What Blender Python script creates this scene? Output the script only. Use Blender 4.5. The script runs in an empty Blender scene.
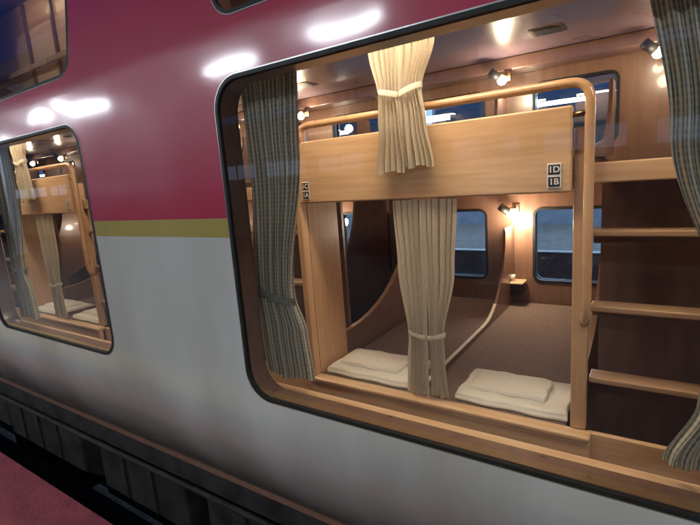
import bpy, math, random
from mathutils import Matrix, Vector
random.seed(4)
ZE=1.5   # eye height; all z values below are relative to eye level
S=bpy.context.scene
COL=S.collection

# ---------------------------------------------------------------- materials
def newmat(name):
    m=bpy.data.materials.new(name); m.use_nodes=True
    nt=m.node_tree; nt.nodes.clear()
    out=nt.nodes.new('ShaderNodeOutputMaterial')
    return m,nt,out
def N(nt,t,**kw):
    n=nt.nodes.new(t)
    for k,v in kw.items():
        if k in n.inputs: n.inputs[k].default_value=v
        else: setattr(n,k,v)
    return n
def ramp(nt,fac,stops):
    r=nt.nodes.new('ShaderNodeValToRGB')
    e=r.color_ramp.elements
    while len(e)<len(stops): e.new(0.5)
    for i,(p,c) in enumerate(stops):
        e[i].position=p; e[i].color=(c[0],c[1],c[2],1)
    nt.links.new(fac,r.inputs[0]); return r
def noise_mat(name,c1,c2,scale=5,rough=0.5,bump=0.1,stretch=(1,1,1),coat=0.0,metal=0.0,detail=3,bscale=None,spec=0.5,rvar=0.1):
    m,nt,out=newmat(name)
    tc=N(nt,'ShaderNodeTexCoord'); mp=N(nt,'ShaderNodeMapping'); mp.inputs['Scale'].default_value=stretch
    nt.links.new(tc.outputs['Object'],mp.inputs[0])
    no=N(nt,'ShaderNodeTexNoise',Scale=scale,Detail=detail); nt.links.new(mp.outputs[0],no.inputs[0])
    r=ramp(nt,no.outputs['Fac'],[(0.3,c1),(0.7,c2)])
    p=N(nt,'ShaderNodeBsdfPrincipled',Roughness=rough,Metallic=metal)
    p.inputs['Coat Weight'].default_value=coat; p.inputs['Coat Roughness'].default_value=0.08
    p.inputs['Specular IOR Level'].default_value=spec
    nt.links.new(r.outputs[0],p.inputs['Base Color'])
    mr=N(nt,'ShaderNodeMapRange'); mr.inputs['To Min'].default_value=max(0,rough-rvar); mr.inputs['To Max'].default_value=min(1,rough+rvar)
    nt.links.new(no.outputs['Fac'],mr.inputs['Value']); nt.links.new(mr.outputs[0],p.inputs['Roughness'])
    n2=N(nt,'ShaderNodeTexNoise',Scale=bscale or scale*4,Detail=2); nt.links.new(mp.outputs[0],n2.inputs[0])
    b=N(nt,'ShaderNodeBump',Strength=bump,Distance=0.01); nt.links.new(n2.outputs['Fac'],b.inputs['Height'])
    nt.links.new(b.outputs[0],p.inputs['Normal']); nt.links.new(p.outputs[0],out.inputs[0])
    return m
def emis(name,c,s,sample=True):
    m,nt,out=newmat(name); e=N(nt,'ShaderNodeEmission',Strength=s); e.inputs[0].default_value=(*c,1)
    nt.links.new(e.outputs[0],out.inputs[0])
    if not sample:
        try: m.cycles.emission_sampling='NONE'
        except Exception: pass
    return m
def fabric(name,c1,c2,trans=0.3,scale=140,stripe=0,cs=None,lo=0.35,hi=0.8,cross=0.25):
    m,nt,out=newmat(name)
    tc=N(nt,'ShaderNodeTexCoord')
    no=N(nt,'ShaderNodeTexNoise',Scale=scale,Detail=2); nt.links.new(tc.outputs['Object'],no.inputs[0])
    r=ramp(nt,no.outputs['Fac'],[(0.38,c1),(0.62,c2)])
    col=r.outputs[0]
    if stripe:
        uv=N(nt,'ShaderNodeUVMap'); wv=N(nt,'ShaderNodeTexWave',Scale=stripe,Distortion=0.0); wv.bands_direction='X'
        nt.links.new(uv.outputs[0],wv.inputs[0])
        w2=N(nt,'ShaderNodeTexWave',Scale=22,Distortion=0.4); w2.bands_direction='Y'; nt.links.new(uv.outputs[0],w2.inputs[0])
        mu=N(nt,'ShaderNodeMath',operation='MULTIPLY_ADD'); nt.links.new(w2.outputs['Fac'],mu.inputs[0]); mu.inputs[1].default_value=cross; nt.links.new(wv.outputs['Fac'],mu.inputs[2])
        rs=ramp(nt,mu.outputs[0],[(lo,(0,0,0)),(hi,(1,1,1))])
        mm=N(nt,'ShaderNodeMix',data_type='RGBA'); nt.links.new(rs.outputs[0],mm.inputs[0])
        nt.links.new(col,mm.inputs[6]); mm.inputs[7].default_value=(*cs,1); col=mm.outputs[2]
    d=N(nt,'ShaderNodeBsdfDiffuse'); t=N(nt,'ShaderNodeBsdfTranslucent')
    nt.links.new(col,d.inputs[0]); nt.links.new(col,t.inputs[0])
    b=N(nt,'ShaderNodeBump',Strength=0.2,Distance=0.002); nt.links.new(no.outputs['Fac'],b.inputs['Height']); nt.links.new(b.outputs[0],d.inputs['Normal'])
    mx=N(nt,'ShaderNodeMixShader'); mx.inputs[0].default_value=trans
    nt.links.new(d.outputs[0],mx.inputs[1]); nt.links.new(t.outputs[0],mx.inputs[2]); nt.links.new(mx.outputs[0],out.inputs[0])
    return m
def glass(name,tint,k=1.3,rough=0.0):
    m,nt,out=newmat(name)
    tr=N(nt,'ShaderNodeBsdfTransparent'); tr.inputs[0].default_value=(*tint,1)
    gl=N(nt,'ShaderNodeBsdfGlossy',Roughness=rough)
    fr=N(nt,'ShaderNodeFresnel',IOR=1.5)
    mu=N(nt,'ShaderNodeMath',operation='MULTIPLY'); mu.inputs[1].default_value=k; mu.use_clamp=True
    tc=N(nt,'ShaderNodeTexCoord'); no=N(nt,'ShaderNodeTexNoise',Scale=1.2,Detail=1); nt.links.new(tc.outputs['Object'],no.inputs[0])
    b=N(nt,'ShaderNodeBump',Strength=0.03,Distance=0.05); nt.links.new(no.outputs['Fac'],b.inputs['Height']); nt.links.new(b.outputs[0],gl.inputs['Normal'])
    nt.links.new(fr.outputs[0],mu.inputs[0])
    mx=N(nt,'ShaderNodeMixShader'); nt.links.new(mu.outputs[0],mx.inputs[0])
    nt.links.new(tr.outputs[0],mx.inputs[1]); nt.links.new(gl.outputs[0],mx.inputs[2]); nt.links.new(mx.outputs[0],out.inputs[0])
    return m
def livery():
    m,nt,out=newmat('livery_paint')
    g=N(nt,'ShaderNodeNewGeometry'); sx=N(nt,'ShaderNodeSeparateXYZ'); nt.links.new(g.outputs['Position'],sx.inputs[0])
    mr=N(nt,'ShaderNodeMapRange'); mr.inputs['From Min'].default_value=ZE-2; mr.inputs['From Max'].default_value=ZE+2
    nt.links.new(sx.outputs['Z'],mr.inputs['Value'])
    f=lambda z:(z+2)/4
    r=ramp(nt,mr.outputs[0],[(0,(0.46,0.465,0.435)),(f(-0.163),(0.33,0.27,0.055)),(f(-0.104),(0.36,0.005,0.045))])
    r.color_ramp.interpolation='CONSTANT'
    no=N(nt,'ShaderNodeTexNoise',Scale=2.5,Detail=5); mp=N(nt,'ShaderNodeMapping'); mp.inputs['Scale'].default_value=(1,1,0.35)
    nt.links.new(g.outputs['Position'],mp.inputs[0]); nt.links.new(mp.outputs[0],no.inputs[0])
    dr=ramp(nt,no.outputs['Fac'],[(0.3,(0.82,0.79,0.74)),(0.65,(1,1,1))])
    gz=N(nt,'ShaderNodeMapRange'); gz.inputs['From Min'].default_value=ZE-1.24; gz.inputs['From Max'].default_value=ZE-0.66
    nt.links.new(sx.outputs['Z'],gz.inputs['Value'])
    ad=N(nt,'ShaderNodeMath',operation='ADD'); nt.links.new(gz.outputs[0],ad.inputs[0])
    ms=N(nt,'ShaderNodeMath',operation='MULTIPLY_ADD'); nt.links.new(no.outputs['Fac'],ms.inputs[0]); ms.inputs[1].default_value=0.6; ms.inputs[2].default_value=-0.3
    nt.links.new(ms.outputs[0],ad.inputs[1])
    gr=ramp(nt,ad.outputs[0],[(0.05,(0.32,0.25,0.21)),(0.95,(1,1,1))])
    mx=N(nt,'ShaderNodeMix',data_type='RGBA',blend_type='MULTIPLY'); mx.inputs[0].default_value=1
    nt.links.new(r.outputs[0],mx.inputs[6]); nt.links.new(dr.outputs[0],mx.inputs[7])
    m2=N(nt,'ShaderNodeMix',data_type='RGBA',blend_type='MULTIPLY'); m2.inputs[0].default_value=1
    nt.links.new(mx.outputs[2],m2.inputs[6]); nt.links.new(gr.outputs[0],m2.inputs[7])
    p=N(nt,'ShaderNodeBsdfPrincipled',Roughness=0.42); p.inputs['Coat Weight'].default_value=0.9; p.inputs['Coat Roughness'].default_value=0.12
    nt.links.new(m2.outputs[2],p.inputs['Base Color'])
    n2=N(nt,'ShaderNodeTexNoise',Scale=1.6,Detail=1.5); nt.links.new(g.outputs['Position'],n2.inputs[0])
    b=N(nt,'ShaderNodeBump',Strength=0.45,Distance=0.03); nt.links.new(n2.outputs['Fac'],b.inputs['Height'])
    nt.links.new(b.outputs[0],p.inputs['Normal']); nt.links.new(b.outputs[0],p.inputs['Coat Normal'])
    nt.links.new(p.outputs[0],out.inputs[0]); return m

M={}
M['body']=livery()
M['rubber']=noise_mat('black_rubber',(0.008,0.008,0.008),(0.016,0.016,0.016),30,0.55,0.1,spec=0.3)
M['alu']=noise_mat('window_trim_metal',(0.35,0.35,0.34),(0.5,0.5,0.48),20,0.35,0.05,metal=1)
M['glass']=glass('window_glass',(0.96,0.97,0.98),2.1)
M['woodx']=noise_mat('bunk_wood_horizontal',(0.54,0.335,0.185),(0.66,0.44,0.26),6,0.35,0.04,(0.6,8,8),coat=0.3)
M['woodz']=noise_mat('bunk_wood_vertical',(0.50,0.30,0.16),(0.60,0.38,0.215),6,0.35,0.04,(8,8,0.6),coat=0.3)
M['step']=noise_mat('step_wood',(0.36,0.22,0.125),(0.46,0.29,0.17),6,0.4,0.04,(0.6,8,8),coat=0.2)
M['rail']=noise_mat('guard_rail_wood',(0.52,0.31,0.165),(0.60,0.38,0.215),8,0.28,0.03,coat=0.5)
M['dark']=noise_mat('dark_brown_panel',(0.15,0.080,0.053),(0.20,0.108,0.072),5,0.32,0.04,(5,5,0.7),coat=0.3)
M['carpet']=noise_mat('bed_carpet',(0.14,0.094,0.074),(0.21,0.145,0.115),80,0.9,0.4)
M['ceil']=noise_mat('ceiling_panel',(0.19,0.13,0.155),(0.23,0.16,0.19),3,0.3,0.02,coat=0.3)
M['cream']=fabric('cream_curtain_fabric',(0.64,0.57,0.45),(0.72,0.65,0.52),0.38,140,1.047,(0.35,0.27,0.18),0.86,1.1,0.10)  # one brown stripe per pleat, fold shade painted into the cloth colour
M['creamtrim']=noise_mat('cream_trim',(0.60,0.53,0.42),(0.68,0.60,0.48),30,0.5,0.05)
M['green']=fabric('window_curtain_fabric',(0.15,0.16,0.13),(0.25,0.26,0.21),0.15,120,9,(0.60,0.58,0.47))
M['linen']=fabric('linen',(0.78,0.74,0.65),(0.82,0.79,0.70),0.12,60)
M['black']=noise_mat('black_metal',(0.012,0.011,0.01),(0.03,0.028,0.026),12,0.5,0.2)
M['under']=noise_mat('underframe_steel',(0.008,0.007,0.007),(0.03,0.027,0.025),7,0.75,0.4,spec=0.3)
M['pink']=noise_mat('platform_edge_paint',(0.20,0.033,0.045),(0.31,0.062,0.075),9,0.6,0.4)
M['plat']=noise_mat('platform_asphalt',(0.06,0.06,0.06),(0.10,0.10,0.095),14,0.6,0.4)
M['conc']=noise_mat('concrete',(0.18,0.18,0.17),(0.28,0.27,0.26),6,0.8,0.3)
M['ballast']=noise_mat('ballast',(0.04,0.038,0.036),(0.14,0.13,0.12),30,0.95,1.0)
M['steelpaint']=noise_mat('painted_steel',(0.20,0.25,0.32),(0.28,0.34,0.42),5,0.5,0.1)
M['canopy']=noise_mat('canopy_sheet',(0.20,0.21,0.27),(0.27,0.28,0.36),3,0.6,0.1)
M['lampm']=noise_mat('lamp_brass',(0.25,0.17,0.10),(0.35,0.24,0.14),20,0.3,0.02,metal=1)
M['white']=noise_mat('white_plate',(0.7,0.68,0.64),(0.8,0.78,0.74),20,0.4,0.02)
M['yellow']=noise_mat('tactile_yellow',(0.55,0.38,0.04),(0.65,0.46,0.07),12,0.6,0.2)
M['tube']=emis('fluorescent_tube',(0.88,0.92,1.0),195)
M['tubefar']=emis('far_fluorescent_tube',(0.50,0.74,1.0),75)
M['warm']=emis('warm_bulb',(1.0,0.84,0.60),70,False)
M['warmpanel']=emis('warm_ceiling_light',(1.0,0.85,0.63),36)
M['nicheglow']=emis('added_niche_glow',(1.0,0.78,0.52),6)  # made-up glow that lifts the dark upper windows
M['reflglow']=emis('added_reflection_glow',(0.45,0.65,1.0),0.6,False)  # invented bluish glow, only for reflections in glass and paint
M['farglow']=emis('added_far_glow',(0.55,0.75,1.0),1.6,False)  # invented bluish glow to brighten the view through the far windows

# ---------------------------------------------------------------- helpers
def empty(name,parent=None):
    o=bpy.data.objects.new(name,None); o.empty_display_size=0.1; COL.objects.link(o)
    if parent: o.parent=parent
    return o
def link(name,me,mat,parent=None,smooth=False):
    o=bpy.data.objects.new(name,me); COL.objects.link(o)
    if mat: me.materials.append(mat)
    if parent: o.parent=parent
    if smooth:
        for p in me.polygons: p.use_smooth=True
    return o
def mesh(name,vs,fs,mat,parent=None,smooth=False):
    me=bpy.data.meshes.new(name); me.from_pydata([(v[0],v[1],v[2]+ZE) for v in vs],[],fs); me.update()
    return link(name,me,mat,parent,smooth)
def box(name,x0,x1,y0,y1,z0,z1,mat,parent=None,bev=0.0,seg=2):
    vs=[(x,y,z) for x in (x0,x1) for y in (y0,y1) for z in (z0,z1)]
    fs=[(0,1,3,2),(4,6,7,5),(0,4,5,1),(2,3,7,6),(0,2,6,4),(1,5,7,3)]
    o=mesh(name,vs,fs,mat,parent)
    if bev>0:
        b=o.modifiers.new('bevel','BEVEL'); b.width=bev; b.segments=seg; b.limit_method='ANGLE'
        for p in o.data.polygons: p.use_smooth=True
        w=o.modifiers.new('wn','WEIGHTED_NORMAL'); w.keep_sharp=True
    return o
def rr(x0,x1,z0,z1,r,n=10):
    P=[]
    for cx,cz,a0 in ((x1-r,z0+r,-90),(x1-r,z1-r,0),(x0+r,z1-r,90),(x0+r,z0+r,180)):
        for i in range(n+1):
            a=math.radians(a0+90*i/n); P.append((cx+r*math.cos(a),cz+r*math.sin(a)))
    return P
def ring(name,win,e_out,e_in,y0,y1,mat,parent):
    x0,x1,z0,z1,r=win
    A=rr(x0-e_out,x1+e_out,z0-e_out,z1+e_out,r+e_out); B=rr(x0-e_in,x1+e_in,z0-e_in,z1+e_in,r+e_in)
    n=len(A); vs=[(p[0],y0,p[1]) for p in A]+[(p[0],y0,p[1]) for p in B]+[(p[0],y1,p[1]) for p in A]+[(p[0],y1,p[1]) for p in B]
    fs=[]
    for i in range(n):
        j=(i+1)%n
        fs+= [(i,j,n+j,n+i),(2*n+i,3*n+i,3*n+j,2*n+j),(i,2*n+i,2*n+j,j),(n+i,n+j,3*n+j,3*n+i)]
    return mesh(name,vs,fs,mat,parent)
def pane(name,win,e,y,mat,parent):
    x0,x1,z0,z1,r=win
    A=rr(x0-e,x1+e,z0-e,z1+e,r+e); return mesh(name,[(p[0],y,p[1]) for p in A],[tuple(range(len(A)))],mat,parent)
def holed(name,x0,x1,z0,z1,wins,thick,mat,parent,e=0.0):
    cu=bpy.data.curves.new(name,'CURVE'); cu.dimensions='2D'; cu.fill_mode='BOTH'; cu.extrude=thick/2
    def sp(P):
        s=cu.splines.new('POLY'); s.points.add(len(P)-1)
        for i,p in enumerate(P): s.points[i].co=(p[0],p[1],0,1)
        s.use_cyclic_u=True
    sp([(x0,z0),(x1,z0),(x1,z1),(x0,z1)])
    for w in wins: sp(rr(w[0]-e,w[1]+e,w[2]-e,w[3]+e,w[4]+e))
    t=bpy.data.objects.new('t',cu); COL.objects.link(t)
    dg=bpy.context.evaluated_depsgraph_get()
    me=bpy.data.meshes.new_from_object(t.evaluated_get(dg)); bpy.data.objects.remove(t)
    me.transform(Matrix.Translation((0,thick/2,ZE))@Matrix.Rotation(math.radians(90),4,'X'))
    me.name=name
    me.materials.clear()
    return link(name,me,mat,parent)
def fillet(pts,r,n=6):
    out=[Vector(pts[0])]
    for i in range(1,len(pts)-1):
        p=Vector(pts[i]); a=(Vector(pts[i-1])-p); b=(Vector(pts[i+1])-p)
        ra=min(r,a.length/2); rb=min(r,b.length/2)
        A=p+a.normalized()*ra; B=p+b.normalized()*rb
        for k in range(n+1):
            t=k/n; out.append(A*(1-t)**2+p*2*t*(1-t)+B*t*t)
    out.append(Vector(pts[-1])); return out
def tube(name,pts,r,mat,parent=None,fr=0.06,n=14):
    P=fillet(pts,fr) if len(pts)>2 else [Vector(p) for p in pts]
    vs=[];fs=[]; prev=None
    for i,p in enumerate(P):
        d=(P[min(i+1,len(P)-1)]-P[max(i-1,0)]).normalized()
        if prev is None: u=d.orthogonal().normalized()
        else: u=(prev-d*prev.dot(d)).normalized()
        prev=u; w=d.cross(u)
        for k in range(n):
            a=2*math.pi*k/n; vs.append(p+u*math.cos(a)*r+w*math.sin(a)*r)
    for i in range(len(P)-1):
        for k in range(n):
            l=(k+1)%n; fs.append((i*n+k,i*n+l,(i+1)*n+l,(i+1)*n+k))
    fs.append(tuple(range(n))[::-1]); fs.append(tuple(range((len(P)-1)*n,len(P)*n)))
    return mesh(name,vs,fs,mat,parent,True)
def extr_x(name,prof,x0,x1,mat,parent,bev=0.004):
    n=len(prof); vs=[(x0,y,z) for y,z in prof]+[(x1,y,z) for y,z in prof]
    fs=[tuple(range(n)),tuple(range(n,2*n))[::-1]]+[(i,n+i,n+(i+1)%n,(i+1)%n) for i in range(n)]
    return mesh(name,vs,fs,mat,parent)
def interp(keys,z):
    for (za,la,ra),(zb,lb,rb) in zip(keys,keys[1:]):
        if za>=z>=zb:
            t=(za-z)/(za-zb); t=t*t*(3-2*t); return la+(lb-la)*t, ra+(rb-ra)*t
    return keys[-1][1],keys[-1][2]
def curtain_panel(name,keys,y,amp,n,mat,parent,seed=0,rows=50):
    rnd=random.Random(seed)
    ph=rnd.random()*6; w=[0.65+0.7*rnd.random() for _ in range(n+2)]
    cs=n*14; vs=[];fs=[];uvs=[]
    W0=max(k[2]-k[1] for k in keys)
    cum=[0]
    for i in range(n): cum.append(cum[-1]+w[i])
    tot=cum[-1]
    def phase(s):
        q=s*tot
        for i in range(n):
            if q<=cum[i+1]: return i+(q-cum[i])/w[i]
        return n
    for i in range(rows+1):
        z=keys[0][0]+(keys[-1][0]-keys[0][0])*i/rows
        l,r=interp(keys,z)
        sq=(r-l)/W0
        for j in range(cs+1):
            s=j/cs; f=phase(s)
            wl=w[min(int(f),n-1)]*0.5+0.5
            a=amp*(1.2-0.4*sq)*wl
            g=f+0.10*math.sin(z*4.0+ph+s*3)
            yy=y+a*math.sin(2*math.pi*g)+0.25*amp*math.sin(z*7+ph+s*5)
            xx=l+(r-l)*s+0.0035*math.sin(4*math.pi*g)
            zz=z+(0.006*math.sin(s*9+ph) if i==rows else 0)
            vs.append((xx,yy,zz)); uvs.append((g,z))
    for i in range(rows):
        for j in range(cs):
            a=i*(cs+1)+j; fs.append((a,a+1,a+cs+2,a+cs+1))
    o=mesh(name,vs,fs,mat,parent,True)
    ul=o.data.uv_layers.new(name='UVMap')
    for lp in o.data.loops:
        u=uvs[lp.vertex_index]; ul.data[lp.index].uv=(u[0]*0.30,u[1])
    return o
def tieband(name,xl,xr,y,dy,z,h,mat,parent,slant=0.0):
    n=28; vs=[];fs=[]
    cx=(xl+xr)/2; hx=(xr-xl)/2
    for i in range(n):
        a=2*math.pi*i/n; ca=math.cos(a); sa=math.sin(a)
        for k,off in enumerate((-h/2,-h/4,h/4,h/2)):
            bul=1.0 if k in(1,2) else 0.97
            vs.append((cx+hx*ca*bul,y+dy*sa*bul,z+off+slant*ca))
    for i in range(n):
        j=(i+1)%n
        for k in range(3): fs.append((i*4+k,j*4+k,j*4+k+1,i*4+k+1))
    return mesh(name,vs,fs,mat,parent,True)
def dup(root,dx,lights=True):
    def cp(o,par):
        if o.type=='LIGHT' and not lights: return None
        c=o.copy(); COL.objects.link(c)
        if par: c.parent=par
        for ch in o.children: cp(ch,c)
        return c
    c=cp(root,None); c.location=(root.location.x+dx,root.location.y,root.location.z); return c
def text(name,s,size,x,y,z,mat,parent):
    cu=bpy.data.curves.new(name,'FONT'); cu.body=s; cu.size=size; cu.align_x='CENTER'; cu.align_y='CENTER'; cu.extrude=0.0006; cu.offset=0.0006
    t=bpy.data.objects.new('t',cu); COL.objects.link(t)
    me=bpy.data.meshes.new_from_object(t.evaluated_get(bpy.context.evaluated_depsgraph_get())); bpy.data.objects.remove(t)
    me.transform(Matrix.Translation((x,y,z+ZE))@Matrix.Rotation(math.radians(90),4,'X')); me.materials.clear()
    return link(name,me,mat,parent)
def plight(name,x,y,z,power,col,rad,parent):
    l=bpy.data.lights.new(name,'POINT'); l.energy=power; l.color=col; l.shadow_soft_size=rad
    o=bpy.data.objects.new(name,l); o.location=(x,y,z+ZE); COL.objects.link(o); o.parent=parent; return o

# ---------------------------------------------------------------- train car
X0,X1=-15.0,7.0
car=empty('sleeping_train_car')
WL=[(-1.122,0.26,-0.697,0.318,0.095),(-3.17,-1.95,-0.690,0.300,0.095),(-5.3,-4.05,-0.69,0.30,0.095),(-7.4,-6.15,-0.69,0.30,0.095),(1.1,2.35,-0.69,0.30,0.095)]
holed('side_panel',X0,X1,-0.78,0.42,WL,0.035,M['body'],car)
for w in WL:
    ring('window_gasket',w,0.005,-0.006,-0.003,0.010,M['rubber'],car)
    ring('window_trim',w,0.0085,0.005,-0.002,0.002,M['alu'],car)
    pane('window_pane',w,-0.005,0.004,M['glass'],car)
    ring('window_reveal',w,-0.001,-0.008,0.0105,0.071,M['dark'],car)
def loft(name,prof,mat,parent,xa=X0,xb=X1):
    n=len(prof); vs=[(xa,y,z) for y,z in prof]+[(xb,y,z) for y,z in prof]
    fs=[(i,n+i,n+i+1,i+1) for i in range(n-1)]
    return mesh(name,vs,fs,mat,parent,True)
T=math.radians(8)
R=0.3
b=[]
for i in range(9):
    a=T*i/8; b.append((R-R*math.cos(a),0.42+R*math.sin(a)))
loft('shoulder_bend',b,M['body'],car)
ub=b[-1]
Rm=Matrix.Translation((0,ub[0],ub[1]+ZE))@Matrix.Rotation(-T,4,'X')@Matrix.Translation((0,0,-ZE))
UW=[(w[0]+0.02,w[1]-0.0,0.03,0.55,0.085) for w in WL]
up=[holed('upper_side_panel',X0,X1,0,0.66,UW,0.03,M['body'],car)]
for w in UW:
    up+= [ring('upper_gasket',w,0.005,-0.006,-0.003,0.010,M['rubber'],car),pane('upper_pane',w,-0.005,0.004,M['glass'],car),
          ring('upper_reveal',w,-0.001,-0.008,0.0105,0.06,M['dark'],car), ring('upper_trim',w,0.0085,0.005,-0.002,0.002,M['alu'],car)]
for o in up: o.matrix_world=Rm
tp=(ub[0]+0.66*math.sin(T),ub[1]+0.66*math.cos(T))
roof=[tp]
for i in range(1,17):
    a=math.pi*i/16
    roof.append((1.31-(1.31-tp[0])*math.cos(a), tp[1]+0.42*math.sin(a)))
loft('roof',roof,M['body'],car)
low=[]
for i in range(17):
    t=i/16; low.append((0.0+0.20*t**1.9,-0.78-0.49*t))
low=low[::-1]
loft('lower_side',low,M['body'],car)
loft('skirt_lip',[(0.25,-1.275),(0.20,-1.27)],M['black'],car)
box('car_floor',X0,X1,0.24,2.55,-1.34,-1.30,M['dark'],car)
box('inner_wall_below',X0,X1,0.05,0.085,-0.95,-0.715,M['dark'],car)
box('inner_wall_foot',X0,X1,0.21,0.24,-1.30,-0.951,M['dark'],car)
box('inner_ledge',X0,X1,0.05,0.239,-0.951,-0.94,M['dark'],car)
box('window_sill',X0,X1,0.086,0.145,-0.735,-0.712,M['woodx'],car,0.006)
holed('inner_lining',X0,X1,-0.711,0.42,WL,0.012,M['dark'],car,-0.002).location.y=0.072
box('sill_lower_rail',X0,X1,0.0862,0.12,-0.80,-0.737,M['dark'],car)
box('header',X0,X1,0.06,0.36,0.425,0.445,M['ceil'],car)
box('niche_back',X0,X1,0.36,0.38,0.425,1.12,M['woodx'],car)
box('niche_top',X0,X1,0.12,0.36,1.10,1.12,M['ceil'],car)
for xa in (-3.0,-0.9,1.3):
    box('added_niche_glow_strip',xa,xa+0.9,0.20,0.24,1.08,1.099,M['nicheglow'],car)  # added emitter, no known fixture; brightens the niche behind the upper glass
    for q in range(4): box('niche_rib',xa+q*0.3,xa+q*0.3+0.02,0.345,0.3599,0.446,1.09,M['dark'],car)
    box('niche_rail',xa-0.2,xa+1.1,0.30,0.32,0.72,0.75,M['rail'],car,0.004)
box('cabin_ceiling',X0,X1,0.3805,2.5,0.72,0.75,M['ceil'],car)
box('ceiling_duct',X0,X1,2.30,2.48,0.635,0.719,M['dark'],car,0.01)
box('ceiling_track',X0,X1,0.685,0.715,0.700,0.719,M['woodx'],car)
for xx in (X0,X1-0.02): box('end_wall',xx,xx+0.02,0.24,2.5,-1.3,1.1,M['dark'],car)
PW=0.855
BW=[];BU=[]
k=-17
while -0.72+k*PW< X1-0.8:
    x=-0.72+k*PW
    if x>X0+0.1:
        BW.append((x,x+0.50,-0.84,-0.31,0.05)); BU.append((x,x+0.50,0.12,0.55,0.05))
    k+=1
holed('far_wall',X0,X1,-1.3,1.0,BW+BU,0.05,M['dark'],car).location.y=2.5
for w in BW+BU:
    pane('far_pane',w,0.0,2.53,M['glass'],car)
    ring('far_frame',w,0.012,-0.006,2.493,2.510,M['rubber'],car)
holed('far_outer_side',X0,X1,-1.28,1.0,BW+BU,0.02,M['body'],car).location.y=2.58
for k in range(-7,4):
    x=-0.52+k*1.71
    box('ceiling_vent',x-0.07,x+0.07,1.80,1.92,0.712,0.7195,M['black'],car,0.003)
    box('ceiling_vent_frame',x-0.085,x+0.085,1.785,1.935,0.715,0.7198,M['lampm'],car)
uf=empty('underframe_equipment'); uf.parent=car
box('frame_beam',X0,X1,0.27,0.36,-1.50,-1.345,M['under'],uf,0.01)
x=X0+0.3
while x<X1-1:
    w=random.uniform(0.5,1.3); dep=random.uniform(0.36,0.50); h=random.uniform(0.35,0.7)
    box('equipment_box',x,x+w,dep-0.08,1.2,-1.42-h,-1.40,M['under'],uf,0.02)
    for q in range(1,int(w/0.3)):
        box('box_rib',x+q*0.3,x+0.015+q*0.3,dep-0.095,dep-0.079,-1.38-h,-1.44,M['black'],uf)
    x+=w+random.uniform(0.08,0.35)
tube('brake_pipe',[(X0,0.22,-1.46),(X1,0.22,-1.46)],0.014,M['under'],uf)

# ---------------------------------------------------------------- bunk module
bunk=empty('bunk_bed')
XL,XR=-1.45,-0.24
box('fascia',XL,XR,0.75,0.785,-0.10,0.19,M['woodx'],bunk,0.008,3)
box('upper_deck',XL,XR,0.786,2.49,-0.09,-0.03,M['woodx'],bunk)
box('upper_mattress',XL+0.02,XR-0.02,0.80,2.47,-0.029,0.03,M['carpet'],bunk,0.02)
box('lower_front_board',XL-0.03,XR+0.075,0.74,0.775,-1.29,-1.03,M['woodx'],bunk,0.006)
box('lower_front_cap',XL-0.03,XR+0.075,0.735,0.80,-1.029,-1.005,M['woodx'],bunk,0.008,3)
box('lower_deck',XL,XR,0.776,2.49,-1.12,-1.035,M['dark'],bunk)
box('lower_mattress',XL+0.012,XR-0.012,0.801,2.48,-1.034,-1.005,M['carpet'],bunk,0.01)
box('left_post',XL-0.035,XL-0.001,0.75,0.80,-1.004,0.02,M['woodz'],bunk,0.006)
box('left_side_panel',XL-0.025,XL,0.801,1.06,-1.034,-0.101,M['woodz'],bunk,0.004)
box('right_post',XR+0.001,XR+0.055,0.785,0.83,-1.004,0.12,M['woodz'],bunk,0.008,3)
def part(x0,x1,name,low,ystart,y1,y2,top,trim=None,tn=99):
    pr=[(ystart,-1.03),(ystart,low),(y1,low)]
    for i in range(1,13):
        t=i/12; pr.append((y1+(y2-y1)*math.sin(t*math.pi/2), low+(top-low)*(1-math.cos(t*math.pi/2))))
    pr+=[(2.49,top),(2.49,-1.03)]
    extr_x(name,pr,x0,x1,M['dark'],bunk)
    if trim:
        tp=[(y,z) for y,z in pr[1:-1]][:tn]
        up_=[(y,z+0.001) for y,z in tp]
        offs=[]
        for i,(y,z) in enumerate(tp):
            a=tp[max(i-1,0)]; c=tp[min(i+1,len(tp)-1)]
            d=Vector((c[0]-a[0],c[1]-a[1])).normalized(); offs.append((y-d[1]*0.006,z+d[0]*0.006))
        extr_x(name+'_trim',up_+offs[::-1],x0-0.002,x1+0.002,trim,bunk)
part(XL-0.022,XL-0.002,'left_partition',-0.86,1.061,1.10,2.0,-0.10,M['step'],9)
part(XR+0.002,XR+0.022,'right_partition',-0.86,0.831,1.10,2.0,-0.10,M['step'],9)
part(-0.878,-0.862,'centre_divider',-0.975,0.84,1.75,2.25,-0.42,M['creamtrim'],6)
for nm,xa in (('upper_left_partition',XL-0.02),('upper_right_partition',XR+0.002),('upper_centre_divider',-0.88)):
    pr=[(0.80 if 'centre' not in nm else 1.7,0.03),(1.7,0.10 if 'centre' not in nm else 0.05)]
    for i in range(1,9):
        t=i/8; pr.append((1.7+0.4*math.sin(t*math.pi/2),0.10+0.35*(1-math.cos(t*math.pi/2))))
    pr+=[(2.29,0.45),(2.29,0.03)]
    extr_x(nm,pr,xa,xa+0.02,M['dark'],bunk)
tube('guard_rail',[(-1.425,0.765,0.185),(-1.425,0.765,0.263),(-0.188,0.765,0.263),(-0.188,0.757,-0.545),(-0.20,0.80,-0.585)],0.0165,M['rail'],bunk,0.065)
tube('rail_bracket',[(-0.245,0.768,0.16),(-0.188,0.762,0.16)],0.010,M['lampm'],bunk)
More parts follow.
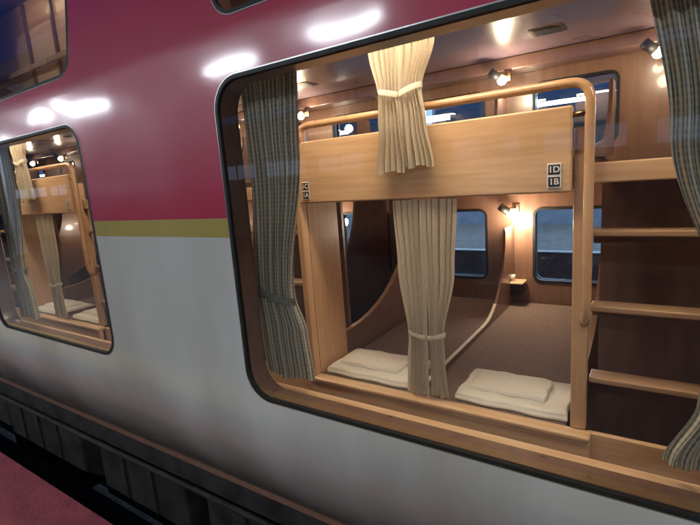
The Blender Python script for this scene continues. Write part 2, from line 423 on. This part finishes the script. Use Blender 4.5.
for xs,lab in ((-0.295,('1D','1B')),(-1.405,('1C','1A'))):
    box('berth_label_plate',xs-0.023,xs+0.023,0.7465,0.7498,-0.083,0.003,M['white'],bunk,0.004)
    for q,tx in enumerate(lab):
        zc=-0.019-q*0.042
        box('berth_label',xs-0.019,xs+0.019,0.7455,0.7463,zc-0.017,zc+0.017,M['black'],bunk,0.0003)
        text('berth_number',tx,0.030,xs,0.7445,zc,M['white'],bunk)
lad=empty('bunk_ladder')
LX0,LX1=XR+0.06,XL+1.71-0.037
for z in (-0.80,-0.525,-0.25):
    box('step',LX0,LX1,0.80,0.885,z-0.011,z+0.011,M['step'],lad,0.005,3)
    box('step_lip',LX0,LX1,0.872,0.882,z-0.045,z-0.0115,M['dark'],lad)
box('top_board',LX0,LX1,0.79,0.815,-0.075,-0.005,M['woodx'],lad,0.006)
box('landing',LX0,LX1,0.816,1.5,-0.06,-0.03,M['dark'],lad)
box('ladder_back',LX0,LX1,1.15,1.17,-1.3,-0.061,M['dark'],lad)
box('bottom_board',LX0,LX1,0.79,0.815,-1.29,-1.01,M['woodx'],lad,0.006)
def soft(name,x0,x1,y0,y1,z0,z1,parent,seed,px=10,wr=1.0):
    rnd=random.Random(seed); nx,ny=36,24; vs=[];fs=[]
    a,bb=rnd.random()*9,rnd.random()*9
    for side in (0,1):
        for i in range(nx+1):
            for j in range(ny+1):
                s=i/nx*2-1; t=j/ny*2-1
                s=math.copysign(1-(1-abs(s))**2,s); t=math.copysign(1-(1-abs(t))**2,t)
                e=(1-abs(s)**px)*(1-abs(t)**px); e=max(e,0)**0.5
                x=(x0+x1)/2+s*(x1-x0)/2; y=(y0+y1)/2+t*(y1-y0)/2
                zm=(z0+z1)/2; h=(z1-z0)/2
                wv=wr*(0.10*math.sin(s*4+a)*math.sin(t*3+bb)+0.09*math.sin(s*13+t*6+a)+0.07*math.sin(t*17-s*5+bb))
                vs.append((x+0.004*math.sin(t*6+a),y+0.004*math.sin(s*7+bb), zm+(h*e*(1+wv) if side else -h*(e**0.5))))
    m=(nx+1)*(ny+1)
    for side in (0,1):
        for i in range(nx):
            for j in range(ny):
                q=side*m+i*(ny+1)+j; f=(q,q+ny+1,q+ny+2,q+1); fs.append(f if side else f[::-1])
    for i in range(nx):
        for j in (0,ny):
            q=i*(ny+1)+j; fs.append((q,q+ny+1,m+q+ny+1,m+q))
    for j in range(ny):
        for i in (0,nx):
            q=i*(ny+1)+j; fs.append((q,q+1,m+q+1,m+q))
    return mesh(name,vs,fs,M['linen'],parent,True)
bed=[]
for i,(xa,xb) in enumerate(((-1.42,-0.94),(-0.715,-0.255))):
    fb=empty('folded_bedding'); bed.append(fb)
    soft('blanket',xa,xb,0.808,1.10,-1.004,-0.968,fb,i,60,0.8)
    soft('pillow',xa+0.045,xb-0.09,0.875,1.075,-0.971,-0.950,fb,i+9,36,1.2)
def two_panel(keysL,keysR,y,tz,seed):
    e=empty('bunk_curtain')
    for kk,(keys,sd) in enumerate(((keysL,seed),(keysR,seed+1))):
        curtain_panel('curtain_panel',keys,y,0.015,5,M['cream'],e,sd)
        l,r=interp(keys,tz)
        tieband('tieback',l-0.006,r+0.006,y,0.027,tz,0.022,M['creamtrim'],e,0.012*(1 if kk else -1))
    return e
cu=two_panel([(0.70,-0.985,-0.85),(0.50,-0.98,-0.848),(0.32,-0.945,-0.862),(0.2,-0.955,-0.857),(0.015,-0.985,-0.848)],
             [(0.70,-0.846,-0.70),(0.50,-0.845,-0.705),(0.32,-0.852,-0.765),(0.2,-0.852,-0.75),(0.03,-0.848,-0.722)],0.705,0.325,11)
cl=two_panel([(-0.105,-0.955,-0.81),(-0.40,-0.935,-0.815),(-0.71,-0.90,-0.822),(-0.85,-0.915,-0.82),(-0.995,-0.925,-0.815)],
             [(-0.105,-0.805,-0.665),(-0.40,-0.805,-0.685),(-0.71,-0.808,-0.735),(-0.85,-0.81,-0.73),(-0.985,-0.81,-0.72)],0.775,-0.70,21)
def lamp(x,y,z,pw):
    e=empty('reading_lamp')
    box('wall_plate',x-0.025,x+0.025,y-0.012,y,z-0.035,z+0.035,M['lampm'],e,0.004)
    tube('arm',[(x,y-0.005,z),(x-0.02,y-0.06,z+0.01),(x-0.05,y-0.09,z-0.005)],0.007,M['lampm'],e,0.02,8)
    tube('shade',[(x-0.085,y-0.11,z+0.025),(x-0.035,y-0.08,z-0.02)],0.028,M['black'],e,0.01,16)
    vs=[];fs=[]
    c=Vector((x-0.018,y-0.07,z-0.034)); n=8
    for i in range(n+1):
        for j in range(n*2):
            a=math.pi*i/n; bq=math.pi*j/n; vs.append(c+0.03*Vector((math.sin(a)*math.cos(bq),math.sin(a)*math.sin(bq),math.cos(a))))
    for i in range(n):
        for j in range(n*2):
            l=(j+1)%(n*2); fs.append((i*2*n+j,(i+1)*2*n+j,(i+1)*2*n+l,i*2*n+l))
    mesh('bulb',vs,fs,M['warm'],e,True)
    plight('lamp_light',x+0.02,y-0.16,z-0.11,pw,(1.0,0.83,0.60),0.04,e)
    return e
lamps=[lamp(-0.85,2.30,0.60,9),lamp(-0.85,2.5,-0.30,17)]
lamps2=lamp(0.005,2.30,0.60,4)
sh=empty('wall_shelf')
box('shelf_board',-0.92,-0.77,2.35,2.49,-0.845,-0.83,M['woodx'],sh,0.006)
box('shelf_box',-0.90,-0.79,2.38,2.49,-0.93,-0.846,M['black'],sh,0.004)
cup=empty('cup')
n=20; vs=[];fs=[]
prof=[(0.0,0.0),(0.020,0.0),(0.021,0.02),(0.024,0.045),(0.022,0.045),(0.019,0.02),(0.0,0.008)]
for r_,z_ in prof:
    for j in range(n):
        a=2*math.pi*j/n; vs.append((-0.86+r_*math.cos(a),2.41+r_*math.sin(a),-0.829+z_))
for i in range(len(prof)-1):
    for j in range(n): fs.append((i*n+j,i*n+(j+1)%n,(i+1)*n+(j+1)%n,(i+1)*n+j))
mesh('cup_body',vs,fs,M['creamtrim'],cup,True)
cor=empty('corridor_light')
box('light_housing',-1.35,-0.35,0.41,0.56,0.700,0.7195,M['lampm'],cor,0.003)
box('light_diffuser',-1.33,-0.37,0.42,0.55,0.694,0.6995,M['warmpanel'],cor)
for k in (-4,-3,-2,-1,1):
    for o in [bunk,lad,cu,cl,sh,cup]+bed: dup(o,1.71*k)
    if k>-4: dup(cor,1.71*k)
    for o in lamps: dup(o,1.71*k,k>-4)
    dup(lamps2,1.71*k,False)
# ---------------------------------------------------------------- window curtains
def wcurt(keys,seed,slant,n=8):
    e=empty('window_curtain')
    curtain_panel('curtain_cloth',keys,0.135,0.019,n,M['green'],e,seed,70)
    l,r=interp(keys,-0.375)
    tieband('tieback',l-0.004,r+0.006,0.135,0.032,-0.375,0.028,M['green'],e,slant)
    tube('curtain_rod',[(keys[0][1]-0.03,0.135,0.405),(keys[0][2]+0.03,0.135,0.405)],0.008,M['lampm'],e)
    return e
def pair(xl,xr):
    wcurt([(0.40,xl-0.03,xl+0.22),(0.1,xl-0.03,xl+0.205),(-0.375,xl-0.045,xl+0.115),(-0.50,xl-0.04,xl+0.15),(-0.672,xl-0.035,xl+0.165)],int(abs(xl)*10)+3,-0.02)
    wcurt([(0.40,xr-0.29,xr+0.02),(0.05,xr-0.24,xr+0.02),(-0.375,xr-0.13,xr+0.03),(-0.52,xr-0.17,xr+0.03),(-0.672,xr-0.225,xr+0.02)],int(abs(xr)*10)+7,0.02)
for w in WL[:3]+WL[4:]: pair(w[0],w[1])
# ---------------------------------------------------------------- platform side
pl=empty('platform')
box('platform_slab',-60,60,-6.5,-0.10,-2.5,-1.504,M['conc'],pl)
box('platform_surface',-60,60,-6.4,-0.42,-1.5035,-1.500,M['plat'],pl)
box('edge_strip',-60,60,-0.418,-0.098,-1.5035,-1.499,M['pink'],pl)
box('tactile_line',-60,60,-1.25,-0.95,-1.4995,-1.495,M['yellow'],pl)
can=empty('platform_canopy')
box('canopy_roof',-40,40,-7.2,-1.1,1.72,1.80,M['canopy'],can)
box('canopy_fascia',-40,40,-1.1,-1.04,1.60,1.85,M['steelpaint'],can)
for i in range(-12,12):
    box('canopy_joist',i*3.3+0.5,i*3.3+0.6,-7.1,-1.12,1.60,1.719,M['steelpaint'],can)
box('light_trunking',-40,40,-3.36,-3.24,1.56,1.60,M['steelpaint'],can)
for i in range(-5,6):
    c=empty('canopy_column'); x=i*6.6-1.6
    box('column_shaft',x-0.1,x+0.1,-4.6,-4.4,-1.5,1.6,M['steelpaint'],c,0.01)
    box('column_base',x-0.17,x+0.17,-4.67,-4.33,-1.5,-1.35,M['conc'],c,0.02)
    box('column_capital',x-0.14,x+0.14,-5.2,-3.8,1.45,1.6,M['steelpaint'],c,0.01)
for p in range(-4,3):
    for q in (0,1.72):
        x=-4.5+p*5.12+q
        t=empty('platform_light')
        box('fixture',x-0.48,x+0.48,-3.37,-3.23,1.53,1.56,M['white'],t)
        box('lit_tube',x-0.45,x+0.45,-3.33,-3.27,1.495,1.529,M['tube'],t)
bl=empty('station_building')
box('building_wall',-50,50,-16.2,-16,-2.6,3.2,M['conc'],bl)
for i in range(-14,14):
    if i%4!=1:
        box('reflection_glow_panel',i*3.2,i*3.2+2.4,-15.99,-15.95,0.4,1.1,M['reflglow'],bl)  # glowing panels added out of view to reflect in the car side
        box('glow_panel_mullion',i*3.2+1.17,i*3.2+1.23,-15.95,-15.92,0.4,1.1,M['black'],bl)
mesh('ground',[(-600,-600,-2.6),(600,-600,-2.6),(600,600,-2.6),(-600,600,-2.6)],[(0,1,2,3)],M['ballast'])
tr=empty('railway_track')
for y in (0.8,1.87,5.0,6.07): box('rail',-60,60,y-0.035,y+0.035,-2.55,-2.40,M['alu'],tr)
for i in range(-60,60): box('sleeper',i*0.65,i*0.65+0.22,4.5,6.6,-2.59,-2.52,M['conc'],tr)
fp=empty('far_platform')
box('far_slab',-60,60,7.4,12,-2.6,-1.5,M['conc'],fp)
box('far_canopy',-40,40,7.2,12.5,1.9,2.0,M['canopy'],fp)
box('far_wall_panel',-40,40,11.6,11.8,-1.5,0.2,M['steelpaint'],fp)
for i in range(-8,8):
    box('far_column',i*5+0.4,i*5+0.6,9.4,9.6,-1.5,1.9,M['steelpaint'],fp)
for i in range(-9,7):
    box('far_tube',i*2.6,i*2.6+1.5,8.6,8.7,1.10,1.16,M['tubefar'],fp)
    box('far_tube_hanger',i*2.6+0.7,i*2.6+0.72,8.64,8.66,1.16,1.9,M['black'],fp)
    if i%2==0: box('added_far_glow_panel',i*2.6,i*2.6+2.0,11.5,11.59,-0.9,-0.6,M['farglow'],fp)  # added glowing panels, not known signs; brighten the far platform
box('far_edge_line',-60,60,7.45,7.6,-1.4995,-1.495,M['white'],fp)

# ---------------------------------------------------------------- sky, sun
w=bpy.data.worlds.new('World'); S.world=w; w.use_nodes=True
nt=w.node_tree; bg=nt.nodes['Background']
sky=nt.nodes.new('ShaderNodeTexSky'); sky.sky_type='NISHITA'; sky.sun_disc=False
sky.sun_elevation=math.radians(0.5); sky.sun_rotation=math.radians(180); sky.ozone_density=6
nt.links.new(sky.outputs[0],bg.inputs[0]); bg.inputs[1].default_value=0.3
sl=bpy.data.lights.new('sun','SUN'); sl.energy=0.01; sl.angle=math.radians(10); sl.color=(0.7,0.8,1)
so=bpy.data.objects.new('sun',sl); so.rotation_euler=(math.radians(89),0,0); COL.objects.link(so)

# ---------------------------------------------------------------- camera
cam=bpy.data.cameras.new('camera'); co=bpy.data.objects.new('camera',cam); COL.objects.link(co)
cam.sensor_width=36; cam.lens=36*457/700; cam.clip_start=0.02; cam.clip_end=2000
yaw=math.radians(34); p=math.radians(10.3); roll=math.radians(4.24)
F=Vector((-math.sin(yaw),math.cos(yaw),0)); Rg=Vector((math.cos(yaw),math.sin(yaw),0))
fw=F*math.cos(p)-Vector((0,0,1))*math.sin(p); U=F*math.sin(p)+Vector((0,0,1))*math.cos(p)
cx=Rg*math.cos(roll)-U*math.sin(roll); cy=Rg*math.sin(roll)+U*math.cos(roll); cz=-fw
m=Matrix(((cx.x,cy.x,cz.x,0),(cx.y,cy.y,cz.y,-1.0),(cx.z,cy.z,cz.z,ZE),(0,0,0,1)))
co.matrix_world=m
S.camera=co
S.view_settings.view_transform='Standard'; S.view_settings.look='None'; S.view_settings.exposure=0
